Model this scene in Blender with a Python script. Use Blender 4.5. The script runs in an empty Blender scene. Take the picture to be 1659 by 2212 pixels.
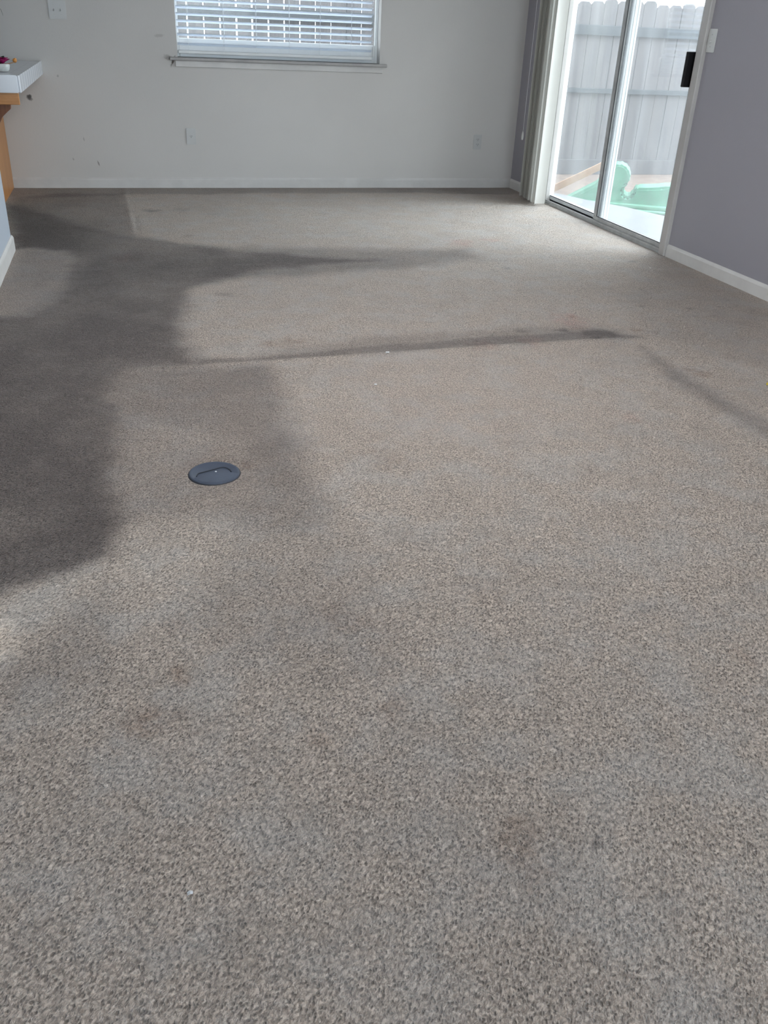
import bpy, bmesh, math, random
import numpy as np
from mathutils import Vector, Matrix

random.seed(7)
rng = np.random.default_rng(7)
SC = bpy.context.scene
COL = SC.collection

# ------------------------------------------------------------------ camera
F_PX, IMG_W, IMG_H = 1890.56, 1659, 2212
PITCH, ROLL, YAW, EYE = math.radians(29.0217), math.radians(2.66409), math.radians(-16.34077), 1.2
cy_, sy_ = math.cos(YAW), math.sin(YAW)
def yawed(v): return Vector((cy_ * v[0] - sy_ * v[1], sy_ * v[0] + cy_ * v[1], v[2]))
fwd0 = Vector((0, math.cos(PITCH), -math.sin(PITCH)))
up0 = Vector((0, math.sin(PITCH), math.cos(PITCH)))
rt0 = Vector((1, 0, 0))
rt_ = yawed(math.cos(ROLL) * rt0 + math.sin(ROLL) * up0)
up_ = yawed(-math.sin(ROLL) * rt0 + math.cos(ROLL) * up0)
fw_ = yawed(fwd0)
cam_data = bpy.data.cameras.new('camera')
cam = bpy.data.objects.new('camera', cam_data)
COL.objects.link(cam)
m = Matrix.Identity(4)
for i in range(3):
    m[i][0], m[i][1], m[i][2] = rt_[i], up_[i], -fw_[i]
m[2][3] = EYE
cam.matrix_world = m
cam_data.sensor_fit = 'VERTICAL'
cam_data.sensor_height = 36.0
cam_data.lens = 36.0 * F_PX / IMG_H
cam_data.clip_start = 0.02
SC.camera = cam

# ------------------------------------------------------------------ light
EXPOSURE = 2.45
SKY_STRENGTH = 1.0
SKY_COLOUR = (0.86, 0.94, 1.0, 1)
GLOW_PATIO, GLOW_BEHIND = 1.1, 1.9
world = bpy.data.worlds.new('overcast_sky')
SC.world = world
world.use_nodes = True
wn = world.node_tree.nodes
wl = world.node_tree.links
# broken overcast: a brighter stretch of sky beyond the patio, another behind the house
tc = wn.new('ShaderNodeTexCoord')
total = None
for direction, gain in ((Vector((.85, .25, .45)), GLOW_PATIO), (Vector((-.35, -.90, .30)), GLOW_BEHIND)):
    dp = wn.new('ShaderNodeVectorMath'); dp.operation = 'DOT_PRODUCT'
    dp.inputs[1].default_value = direction.normalized()
    wl.new(tc.outputs['Generated'], dp.inputs[0])
    mr = wn.new('ShaderNodeMapRange'); mr.interpolation_type = 'SMOOTHSTEP'
    mr.inputs[1].default_value = .3; mr.inputs[2].default_value = 1.0
    mr.inputs[3].default_value = 0; mr.inputs[4].default_value = gain
    wl.new(dp.outputs['Value'], mr.inputs[0])
    ad = wn.new('ShaderNodeMath'); ad.operation = 'ADD'
    if total is None: ad.inputs[1].default_value = SKY_STRENGTH
    else: wl.new(total, ad.inputs[1])
    wl.new(mr.outputs[0], ad.inputs[0])
    total = ad.outputs[0]
wn['Background'].inputs[0].default_value = SKY_COLOUR
wl.new(total, wn['Background'].inputs[1])
SC.view_settings.view_transform = 'Standard'
SC.view_settings.look = 'None'
SC.view_settings.exposure = EXPOSURE
SC.view_settings.gamma = 1.0
SC.view_settings.use_curve_mapping = False
SC.cycles.max_bounces = 14
SC.cycles.diffuse_bounces = 8
SC.cycles.transparent_max_bounces = 24
SC.cycles.transmission_bounces = 10

# weak veiled sun, low in the west: it only reaches the room through the hall window
sun_d = bpy.data.lights.new('veiled_sun', 'SUN')
sun_d.energy = 4.0; sun_d.angle = math.radians(2.5); sun_d.color = (1, .96, .9)
sun = bpy.data.objects.new('veiled_sun', sun_d); COL.objects.link(sun)
sun.location = (-12, 1, 8)
sun.rotation_euler = Vector((math.cos(math.radians(30.2)), -.012, -math.sin(math.radians(30.2)))).to_track_quat('-Z', 'Y').to_euler()

def portal(name, loc, rot, sx, sy):
    l = bpy.data.lights.new(name, 'AREA')
    l.shape = 'RECTANGLE'; l.size = sx; l.size_y = sy
    l.cycles.is_portal = True
    o = bpy.data.objects.new(name, l); COL.objects.link(o)
    o.location = loc; o.rotation_euler = rot
    return o

# room measures (metres); Y runs into the room, X to the right
DY, RX = 7.56, 3.233            # back wall face, right wall face
LX = -0.672                     # left wall face
CEIL = 2.44
WX0, WX1, WZ0, WZ1 = 0.436, 2.007, 0.933, 2.05      # back window opening
DOOR0, DOOR1, DOORZ = 5.0, 7.0, 2.03               # sliding door opening
NEAR_Y, KX = -5.0, -4.0         # wall behind the camera, outer wall far left
# daylight portals in the openings the room has
portal('door_daylight', (RX + .13, (DOOR0 + DOOR1) / 2, DOORZ / 2), (0, math.pi / 2, 0), DOORZ, DOOR1 - DOOR0)
portal('back_window_daylight', ((WX0 + WX1) / 2, DY + .13, (WZ0 + WZ1) / 2), (-math.pi / 2, 0, 0), WX1 - WX0, WZ1 - WZ0)
portal('near_window_daylight', (1.0, NEAR_Y - .13, 1.22), (math.pi / 2, 0, 0), 3.4, 2.0)
portal('hall_window_daylight', (KX - .13, 1.0, 1.2), (0, -math.pi / 2, 0), 1.9, 1.7)

# ------------------------------------------------------------------ material helpers
def new_mat(name):
    mt = bpy.data.materials.new(name); mt.use_nodes = True
    nt = mt.node_tree
    return mt, nt, nt.nodes, nt.links, nt.nodes['Principled BSDF']

def node(nt, kind, **kw):
    n = nt.nodes.new(kind)
    for k, v in kw.items():
        setattr(n, k, v)
    return n

def srgb(r, g, b):
    f = lambda c: (c / 255 / 12.92) if c / 255 <= .04045 else ((c / 255 + .055) / 1.055) ** 2.4
    return (f(r), f(g), f(b), 1)

def math_node(nt, op, a, b=None, c=None, clamp=False):
    n = nt.nodes.new('ShaderNodeMath'); n.operation = op; n.use_clamp = clamp
    for i, v in enumerate((a, b, c)):
        if v is None: continue
        if isinstance(v, (int, float)): n.inputs[i].default_value = v
        else: nt.links.new(v, n.inputs[i])
    return n.outputs[0]

def mix_col(nt, fac, a, b):
    n = nt.nodes.new('ShaderNodeMix'); n.data_type = 'RGBA'
    for s, v in ((n.inputs[0], fac), (n.inputs[6], a), (n.inputs[7], b)):
        if isinstance(v, (int, float)): s.default_value = v
        elif isinstance(v, tuple): s.default_value = v
        else: nt.links.new(v, s)
    return n.outputs[2]

def noise(nt, scale, detail=2, rough=.5, vec=None, dist=0):
    n = nt.nodes.new('ShaderNodeTexNoise')
    n.inputs['Scale'].default_value = scale; n.inputs['Detail'].default_value = detail
    n.inputs['Roughness'].default_value = rough; n.inputs['Distortion'].default_value = dist
    if vec is not None: nt.links.new(vec, n.inputs['Vector'])
    return n.outputs['Fac']

def obj_coord(nt):
    return nt.nodes.new('ShaderNodeTexCoord').outputs['Object']

def mapping(nt, vec, scale=(1, 1, 1), loc=(0, 0, 0), rot=(0, 0, 0)):
    n = nt.nodes.new('ShaderNodeMapping')
    n.inputs['Scale'].default_value = scale; n.inputs['Location'].default_value = loc
    n.inputs['Rotation'].default_value = rot
    nt.links.new(vec, n.inputs['Vector'])
    return n.outputs[0]

def ramp(nt, fac, lo, hi, a=0.0, b=1.0):
    n = nt.nodes.new('ShaderNodeMapRange'); n.interpolation_type = 'SMOOTHSTEP'
    nt.links.new(fac, n.inputs[0])
    n.inputs[1].default_value = lo; n.inputs[2].default_value = hi
    n.inputs[3].default_value = a; n.inputs[4].default_value = b
    return n.outputs[0]

def bump(nt, height, strength, dist, bsdf):
    n = nt.nodes.new('ShaderNodeBump')
    n.inputs['Strength'].default_value = strength; n.inputs['Distance'].default_value = dist
    nt.links.new(height, n.inputs['Height'])
    nt.links.new(n.outputs[0], bsdf.inputs['Normal'])

def plain(name, col, rough=.5, spec=.5, nscale=0, namp=.08, bscale=0, bdist=.001):
    mt, nt, N, L, b = new_mat(name)
    b.inputs['Roughness'].default_value = rough
    b.inputs['Specular IOR Level'].default_value = spec
    b.inputs['Base Color'].default_value = col
    co = obj_coord(nt)
    if nscale:
        f = noise(nt, nscale, 4, .6, co)
        dark = tuple(c * (1 - namp) for c in col[:3]) + (1,)
        lite = tuple(min(1, c * (1 + namp)) for c in col[:3]) + (1,)
        L.new(mix_col(nt, ramp(nt, f, .3, .7), dark, lite), b.inputs['Base Color'])
    if bscale:
        bump(nt, noise(nt, bscale, 3, .5, co), .35, bdist, b)
    return mt

def wall_paint(name, col, marks=(), grime=None):
    """painted drywall with a light roller texture; marks = (axis u centre, z centre, half u, half z, angle, strength, colour)"""
    mt, nt, N, L, b = new_mat(name)
    co = obj_coord(nt)
    b.inputs['Roughness'].default_value = .55
    b.inputs['Specular IOR Level'].default_value = .3
    f = noise(nt, 1.3, 3, .5, co)
    base = mix_col(nt, ramp(nt, f, .3, .7), tuple(c * .96 for c in col[:3]) + (1,), col)
    wob = noise(nt, 60, 3, .6, co)
    for (u, z, hu, hz, ang, st, mc) in marks:
        v = mapping(nt, co, loc=(-u, 0, -z))
        v = mapping(nt, v, rot=(0, ang, 0))
        v = mapping(nt, v, scale=(1 / hu, 0, 1 / hz))
        ln = nt.nodes.new('ShaderNodeVectorMath'); ln.operation = 'LENGTH'
        L.new(v, ln.inputs[0])
        d = math_node(nt, 'ADD', ln.outputs['Value'], math_node(nt, 'MULTIPLY', math_node(nt, 'SUBTRACT', wob, .5), 1.2))
        base = mix_col(nt, ramp(nt, d, .4, 1.15, st, 0), base, mc)
    L.new(base, b.inputs['Base Color'])
    h = math_node(nt, 'ADD', noise(nt, 90, 3, .55, co), math_node(nt, 'MULTIPLY', noise(nt, 22, 2, .5, co), .6))
    bump(nt, h, .25, .0016, b)
    return mt

def glass_mat(name, dust, streak, tint=(.95, .97, .97, 1), dustcol=(.8, .83, .86, 1)):
    """window glass with a film of dust: clear transmission + fresnel gloss + a thin scattering layer"""
    mt, nt, N, L, b = new_mat(name)
    N.remove(b)
    out = N['Material Output']
    co = obj_coord(nt)
    tr = node(nt, 'ShaderNodeBsdfTransparent'); tr.inputs[0].default_value = tint
    gl = node(nt, 'ShaderNodeBsdfGlossy'); gl.inputs['Roughness'].default_value = .03
    fr = node(nt, 'ShaderNodeFresnel'); fr.inputs[0].default_value = 1.45
    m1 = node(nt, 'ShaderNodeMixShader')
    L.new(math_node(nt, 'MULTIPLY', fr.outputs[0], .22), m1.inputs[0]); L.new(tr.outputs[0], m1.inputs[1]); L.new(gl.outputs[0], m1.inputs[2])
    tl = node(nt, 'ShaderNodeBsdfTranslucent'); tl.inputs[0].default_value = dustcol
    df = node(nt, 'ShaderNodeBsdfDiffuse'); df.inputs[0].default_value = dustcol
    m2 = node(nt, 'ShaderNodeMixShader'); m2.inputs[0].default_value = .3
    L.new(tl.outputs[0], m2.inputs[1]); L.new(df.outputs[0], m2.inputs[2])
    s = noise(nt, 1.0, 4, .6, mapping(nt, co, scale=(6, 6, .25)))
    s2 = noise(nt, 1.0, 3, .6, mapping(nt, co, scale=(2.2, 2.2, 1.4)))
    amt = math_node(nt, 'ADD', dust, math_node(nt, 'MULTIPLY', ramp(nt, math_node(nt, 'ADD', math_node(nt, 'MULTIPLY', s, .6), math_node(nt, 'MULTIPLY', s2, .4)), .42, .66), streak))
    m3 = node(nt, 'ShaderNodeMixShader')
    L.new(amt, m3.inputs[0]); L.new(m1.outputs[0], m3.inputs[1]); L.new(m2.outputs[0], m3.inputs[2])
    L.new(m3.outputs[0], out.inputs['Surface'])
    return mt

def translucent_mat(name, col, amount, rough=.4):
    mt, nt, N, L, b = new_mat(name)
    b.inputs['Base Color'].default_value = col; b.inputs['Roughness'].default_value = rough
    tl = node(nt, 'ShaderNodeBsdfTranslucent'); tl.inputs[0].default_value = col
    mx = node(nt, 'ShaderNodeMixShader'); mx.inputs[0].default_value = amount
    L.new(b.outputs[0], mx.inputs[1]); L.new(tl.outputs[0], mx.inputs[2])
    L.new(mx.outputs[0], N['Material Output'].inputs['Surface'])
    return mt

def wood_mat(name, c1, c2, c3, grain=(2, 2, 30), rough=.55, axis_scale=None, knots=True, soil=0):
    mt, nt, N, L, b = new_mat(name)
    co = obj_coord(nt)
    g = noise(nt, 1.0, 5, .62, mapping(nt, co, scale=grain), .6)
    g2 = noise(nt, 1.0, 3, .5, mapping(nt, co, scale=tuple(x * .25 for x in grain)), .3)
    base = mix_col(nt, ramp(nt, g, .32, .68), c1, c2)
    base = mix_col(nt, math_node(nt, 'MULTIPLY', ramp(nt, g2, .5, .75), .6), base, c3)
    L.new(base, b.inputs['Base Color'])
    b.inputs['Roughness'].default_value = rough
    b.inputs['Specular IOR Level'].default_value = .35
    bump(nt, g, .3, .001, b)
    return mt

# ------------------------------------------------------------------ mesh helpers
class MB:
    """collects boxes, tubes, lathes and prisms; build() links them as ONE mesh object"""
    def __init__(self):
        self.bm = bmesh.new()
    def _mat(self, verts, M):
        if M is not None: bmesh.ops.transform(self.bm, matrix=M, verts=verts)
    def box(self, x0, x1, y0, y1, z0, z1, bev=0, seg=2, M=None):
        r = bmesh.ops.create_cube(self.bm, size=1)
        vs = r['verts']
        for v in vs:
            v.co = Vector(((x0 + x1) / 2 + v.co.x * (x1 - x0), (y0 + y1) / 2 + v.co.y * (y1 - y0), (z0 + z1) / 2 + v.co.z * (z1 - z0)))
        if bev:
            es = list({e for v in vs for e in v.link_edges})
            r = bmesh.ops.bevel(self.bm, geom=es, offset=bev, segments=seg, affect='EDGES', profile=.5)
            vs = list({v for f in r['faces'] for v in f.verts} | {v for v in vs if v.is_valid})
        self._mat(vs, M)
        return self
    def prism(self, pts, axis, a, b, bev=0, M=None):
        """outline pts (2D) extruded from a to b along axis ('x': pts=(y,z), 'y': (x,z), 'z': (x,y))"""
        def mk(p, t):
            return {'x': (t, p[0], p[1]), 'y': (p[0], t, p[1]), 'z': (p[0], p[1], t)}[axis]
        va = [self.bm.verts.new(mk(p, a)) for p in pts]
        vb = [self.bm.verts.new(mk(p, b)) for p in pts]
        n = len(pts)
        fs = [self.bm.faces.new(va), self.bm.faces.new(vb[::-1])]
        for i in range(n):
            fs.append(self.bm.faces.new((va[i], vb[i], vb[(i + 1) % n], va[(i + 1) % n])))
        bmesh.ops.recalc_face_normals(self.bm, faces=fs)
        vs = va + vb
        if bev:
            es = list({e for f in fs for e in f.edges})
            r = bmesh.ops.bevel(self.bm, geom=es, offset=bev, segments=2, affect='EDGES')
            vs = list({v for f in r['faces'] for v in f.verts} | {v for v in vs if v.is_valid})
        self._mat(vs, M)
        return self
    def tube(self, pts, r, seg=8, cap=True, M=None):
        pts = [Vector(p) for p in pts]
        rs = r if isinstance(r, (list, tuple)) else [r] * len(pts)
        rings = []
        prev = None
        for i, p in enumerate(pts):
            t = (pts[min(i + 1, len(pts) - 1)] - pts[max(i - 1, 0)]).normalized()
            if prev is None:
                a = Vector((0, 0, 1)) if abs(t.z) < .9 else Vector((1, 0, 0))
                u = t.cross(a).normalized()
            else:
                u = (prev - t * prev.dot(t)).normalized()
            prev = u
            w = t.cross(u)
            rings.append([self.bm.verts.new(p + (u * math.cos(k * 2 * math.pi / seg) + w * math.sin(k * 2 * math.pi / seg)) * rs[i]) for k in range(seg)])
        fs = []
        for a, b_ in zip(rings, rings[1:]):
            for k in range(seg):
                fs.append(self.bm.faces.new((a[k], a[(k + 1) % seg], b_[(k + 1) % seg], b_[k])))
        if cap:
            fs.append(self.bm.faces.new(rings[0][::-1])); fs.append(self.bm.faces.new(rings[-1]))
        bmesh.ops.recalc_face_normals(self.bm, faces=fs)
        self._mat([v for rg in rings for v in rg], M)
        return self
    def lathe(self, prof, seg=32, M=None, closed=False):
        rings = []
        for (r, z) in prof:
            if r < 1e-6:
                rings.append([self.bm.verts.new((0, 0, z))])
            else:
                rings.append([self.bm.verts.new((r * math.cos(k * 2 * math.pi / seg), r * math.sin(k * 2 * math.pi / seg), z)) for k in range(seg)])
        fs = []
        for a, b_ in zip(rings, rings[1:]):
            for k in range(seg):
                k2 = (k + 1) % seg
                if len(a) == 1 and len(b_) == 1: continue
                if len(a) == 1: fs.append(self.bm.faces.new((a[0], b_[k], b_[k2])))
                elif len(b_) == 1: fs.append(self.bm.faces.new((a[k], b_[0], a[k2])))
                else: fs.append(self.bm.faces.new((a[k], b_[k], b_[k2], a[k2])))
        bmesh.ops.recalc_face_normals(self.bm, faces=fs)
        self._mat([v for rg in rings for v in rg], M)
        return self
    def surf(self, grid, thick=0):
        """grid of points -> sheet with thickness along its normals"""
        n, k = len(grid), len(grid[0])
        vs = [[self.bm.verts.new(p) for p in row] for row in grid]
        fs = [self.bm.faces.new((vs[i][j], vs[i + 1][j], vs[i + 1][j + 1], vs[i][j + 1])) for i in range(n - 1) for j in range(k - 1)]
        bmesh.ops.recalc_face_normals(self.bm, faces=fs)
        if thick:
            bmesh.ops.solidify(self.bm, geom=fs, thickness=thick)
        return self
    def build(self, name, mat, parent=None, smooth=False, origin=None):
        me = bpy.data.meshes.new(name)
        if origin is not None:
            bmesh.ops.translate(self.bm, vec=-Vector(origin), verts=self.bm.verts)
        self.bm.normal_update()
        self.bm.to_mesh(me); self.bm.free()
        me.materials.append(mat)
        if smooth:
            for p in me.polygons: p.use_smooth = True
            try: me.set_sharp_from_angle(angle=math.radians(40))
            except Exception: pass
        o = bpy.data.objects.new(name, me); COL.objects.link(o)
        if origin is not None: o.location = origin
        if parent is not None:
            o.parent = parent
            if origin is None:
                o.matrix_parent_inverse = Matrix.Translation(parent.location).inverted()
                # keep parts authored in world space at world place
                o.matrix_parent_inverse = (Matrix.Translation(parent.location) @ parent.rotation_euler.to_matrix().to_4x4()).inverted()
        return o

def tag(o, label=None, cat=None, group=None, kind=None):
    if label: o['label'] = label
    if cat: o['category'] = cat
    if group: o['group'] = group
    if kind: o['kind'] = kind
    return o

def thing(name, loc, label, cat, group=None, kind=None):
    o = bpy.data.objects.new(name, None); COL.objects.link(o)
    o.location = loc; o.empty_display_size = .05
    return tag(o, label, cat, group, kind)

def copy_tree(o, parent=None):
    c = o.copy(); COL.objects.link(c)
    if parent is not None: c.parent = parent
    for ch in list(o.children): copy_tree(ch, c)
    return c

def struct(o, label=None, cat=None):
    return tag(o, label, cat, None, 'structure')
FILL_GLOW = 13

# ------------------------------------------------------------------ materials
WALL_MARKS = [
    (-.656, .637, .022, .020, .5, .85, (.03, .028, .03, 1)),
    (-.645, .622, .016, .014, .2, .6, (.10, .09, .09, 1)),
    (-.437, .781, .010, .010, 0, .5, (.2, .19, .2, 1)),
    (-.306, .354, .005, .020, .1, .5, (.2, .18, .18, 1)),
    (-.218, .179, .006, .026, .3, .7, (.16, .14, .13, 1)),
    (-.40, .21, .006, .012, .3, .5, (.2, .18, .18, 1)),
    (.31, 1.07, .040, .012, .1, .35, (.25, .23, .22, 1)),
    (.40, .906, .010, .045, -.45, .9, (.06, .045, .04, 1)),
    (.372, .925, .045, .020, -.3, .6, (.2, .18, .17, 1)),
    (-.11, .06, .022, .012, 0, .3, (.3, .28, .27, 1)),
]
M = {}
M['wall_white'] = wall_paint('off_white_wall_paint', (.58, .565, .55, 1), WALL_MARKS)
M['wall_plain'] = wall_paint('plain_white_wall_paint', (.50, .55, .62, 1))
M['wall_grey'] = wall_paint('lavender_grey_wall_paint', (.385, .375, .415, 1))
M['ceiling'] = wall_paint('white_ceiling_paint', (.78, .78, .77, 1))
M['trim'] = plain('white_gloss_trim_paint', (.74, .73, .71, 1), .35, .5, 6, .05)
M['base_back'] = plain('off_white_baseboard_paint', (.56, .55, .54, 1), .4, .5, 5, .06)
M['sill'] = plain('grey_sill_paint', (.36, .35, .345, 1), .5, .4, 9, .1)  # one grey, darker than the other trim
M['vinyl'] = plain('white_vinyl_frame', (.70, .72, .73, 1), .35, .5)
M['alu'] = plain('grey_metal_door_frame', (.42, .43, .43, 1), .4, .5, 14, .12)
M['stile'] = plain('beige_metal_door_stile', (.48, .465, .45, 1), .4, .5, 5, .06)
M['rubber'] = plain('dark_gasket_rubber', (.05, .055, .06, 1), .6)
M['black'] = plain('black_handle_plastic', (.006, .0055, .007, 1), .6, .25)
M['plate'] = plain('white_plastic_plate', (.62, .63, .62, 1), .3, .5)
M['plate_old'] = plain('old_white_plastic_plate', (.50, .505, .505, 1), .35, .5)
M['slot'] = plain('dark_socket_slot', (.03, .03, .03, 1), .6)
M['screw'] = plain('painted_screw', (.45, .45, .44, 1), .4)
M['slat'] = translucent_mat('white_blind_slat', (.78, .82, .875, 1), .40)
M['vane'] = translucent_mat('ivory_vertical_vane', (.64, .63, .595, 1), .2, .5)
M['cord'] = plain('white_blind_cord', (.75, .77, .78, 1), .6)
M['glass_door'] = glass_mat('dusty_door_glass', .042, .034)
M['glass_win'] = glass_mat('window_glass', .03, .02)
M['oak'] = wood_mat('honey_oak', (.46, .205, .065, 1), (.56, .27, .10, 1), (.38, .155, .045, 1), (6, 6, 60), .35)
M['oak_v'] = wood_mat('honey_oak_upright', (.46, .205, .065, 1), (.55, .26, .095, 1), (.39, .16, .05, 1), (40, 40, 2.5), .38)
M['oak_dark'] = wood_mat('dark_stained_oak', (.16, .055, .022, 1), (.22, .08, .03, 1), (.10, .035, .015, 1), (40, 40, 4), .4)
M['dark_sheet'] = plain('near_black_front', (.02, .017, .016, 1), .7)
M['fence'] = wood_mat('weathered_fence_wood', (.058, .054, .057, 1), (.088, .080, .080, 1), (.040, .036, .039, 1), (30, 30, 1.6), .8)
M['fence_rail'] = wood_mat('weathered_fence_rail', (.022, .026, .030, 1), (.034, .038, .043, 1), (.016, .019, .022, 1), (1.6, 30, 30), .8)
M['lumber'] = wood_mat('brown_lumber', (.30, .17, .10, 1), (.38, .23, .15, 1), (.22, .12, .07, 1), (30, 30, 30), .7)
M['green'] = plain('green_moulded_plastic', (.085, .25, .165, 1), .45, .5, 6, .15)
M['concrete'] = plain('pale_concrete', (.155, .158, .163, 1), .9, .2, 5, .08, 40, .002)
M['dirt'] = plain('pale_dirt', (.15, .112, .092, 1), .95, .1, 9, .2, 25, .01)
M['exterior'] = plain('exterior_stucco', (.55, .53, .5, 1), .9, .2, 8, .05, 60, .004)
M['kitchen_floor'] = plain('hall_vinyl_floor', (.45, .43, .4, 1), .4, .5, 5, .06)

def tile_mat():
    mt, nt, N, L, b = new_mat('white_ceramic_tile')
    co = obj_coord(nt)
    br = node(nt, 'ShaderNodeTexBrick'); br.offset = 0
    br.inputs['Scale'].default_value = 1
    br.inputs['Color1'].default_value = (.66, .70, .76, 1); br.inputs['Color2'].default_value = (.69, .73, .78, 1)
    br.inputs['Mortar'].default_value = (.60, .63, .67, 1)
    br.inputs['Mortar Size'].default_value = .002; br.inputs['Brick Width'].default_value = .152; br.inputs['Row Height'].default_value = .152
    L.new(co, br.inputs['Vector'])
    L.new(br.outputs['Color'], b.inputs['Base Color'])
    b.inputs['Roughness'].default_value = .18
    bump(nt, br.outputs['Fac'], -.4, .001, b)
    return mt
M['tile'] = tile_mat()
M['tile_edge'] = plain('glazed_edge_tile', (.67, .71, .77, 1), .15, .6)

# ------------------------------------------------------------------ carpet (floor)
SOIL_AND_SHADE = [
    (0.86, 0.075, [(-0.85,6.89),(-0.69,6.71),(-0.5,6.41),(-0.25,6.0),(-0.02,5.77),(0.24,5.58),(0.5,5.41),(0.7,5.27),(1.01,5.12),(1.37,5.01),(0.98,4.96),(0.64,4.85),(0.56,4.77),(0.4,4.66),(0.24,4.45),(0.17,4.06),(0.16,3.66),(0.19,3.4),(0.06,3.36),(-0.1,3.34),(-0.12,3.06),(-0.12,2.53),(-0.13,1.98),(-0.26,1.93),(-0.38,1.87),(-0.5,1.84),(-0.89,4.12),(-0.5,4.14),(-0.39,4.44),(-0.32,4.78),(-0.3,5.18),(-0.37,5.4),(-0.66,5.49)]),
    (0.45, 0.12, [(-0.7,5.88),(-0.33,5.76),(-0.09,5.4),(0.23,5.37),(0.26,5.14),(0.22,4.73),(-0.0,4.57),(0.04,3.93),(0.06,3.44),(-0.2,3.42),(-0.19,2.54),(-0.18,2.04),(-0.44,1.96),(-0.7,3.44),(-0.31,3.98),(-0.23,4.77),(-0.27,5.35),(-0.5,5.49),(-0.67,5.51)]),
    (0.52, 0.1, [(0.37,5.48),(0.89,5.38),(1.47,5.27),(2.0,5.23),(1.97,4.99),(1.53,4.8),(0.98,4.73),(0.72,4.68),(0.4,4.65)]),
    (0.34, 0.09, [(-0.11,3.34),(0.2,3.36),(0.45,3.34),(0.46,3.02),(0.46,2.64),(0.44,2.33),(0.44,2.1),(0.35,2.01),(0.16,2.1),(0.0,2.15),(-0.12,2.15)]),
    (0.36, 0.07, [(-0.11,3.34),(0.2,3.36),(0.45,3.34),(0.46,3.02),(0.46,2.64),(0.45,2.48),(0.32,2.54),(0.18,2.72),(0.0,2.8),(-0.12,2.56)]),
    (0.3, 0.06, [(0.33,2.62),(0.46,2.62),(0.44,2.3),(0.44,2.17),(0.34,2.26),(0.27,2.36),(0.26,2.5)]),
    (0.22, 0.09, [(0.29,2.33),(0.45,2.16),(0.48,1.91),(0.47,1.65),(0.46,1.44),(0.31,1.38),(0.14,1.51),(0.05,1.68),(0.16,1.93),(0.22,2.17)]),
    (0.6, 0.03, [(-0.64,2.98),(-0.42,3.11),(-0.13,3.02),(-0.13,1.98),(-0.26,1.92),(-0.38,1.87),(-0.5,1.84)]),
    (0.45, 0.04, [(-0.68,5.68),(-0.38,5.6),(-0.28,5.29),(-0.28,4.78),(-0.31,4.43),(-0.34,4.78),(-0.34,5.24),(-0.4,5.42),(-0.66,5.46)]),
    (0.25, 0.05, [(-0.3,1.66),(-0.14,1.86),(-0.14,1.49),(-0.24,1.44),(-0.34,1.5)]),
    (0.6, 0.022, [(0.2,3.37),(0.59,3.38),(0.98,3.4),(1.45,3.42),(2.0,3.44),(2.2,3.44),(2.04,3.57),(1.77,3.55),(1.5,3.55),(1.14,3.5),(0.99,3.51),(0.6,3.44),(0.41,3.42),(0.2,3.44)]),
    (0.4, 0.07, [(0.45,3.44),(0.87,3.59),(1.4,3.65),(1.98,3.68),(2.13,3.55),(2.19,3.45),(1.45,3.42),(0.98,3.4)]),
    (0.45, 0.05, [(2.14,3.34),(2.12,3.03),(2.13,2.78),(2.14,2.54),(2.17,2.42),(2.08,2.3),(2.05,2.47),(2.04,2.69),(2.02,2.96)]),
    (0.55, 0.06, [(-0.82,7.07),(-0.54,7.3),(-0.06,7.3),(-0.0,5.79),(-0.25,5.92),(-0.49,6.3),(-0.8,6.55)]),
    (0.45, 0.05, [(-0.96,7.59),(0.07,7.59),(1.18,7.59),(2.37,7.56),(3.26,7.63),(3.23,7.21),(2.88,7.21),(2.29,7.29),(1.13,7.28),(0.06,7.25),(-0.82,7.07)]),
    (0.45, 0.07, [(-0.66,5.44),(-0.33,5.36),(-0.29,4.88),(-0.39,4.36),(-0.52,4.01),(-0.71,4.03)]),
    (0.18, 0.12, [(2.43,4.11),(3.16,4.88),(3.17,3.85),(2.6,2.94),(2.34,3.22),(2.26,3.5)]),  # wall-side patch: soft shadow put into the carpet colour
    (0.12, 0.1, [(0.49,0.95),(0.61,0.94),(0.55,0.6),(0.28,0.66),(0.4,0.83)]),
]
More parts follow.
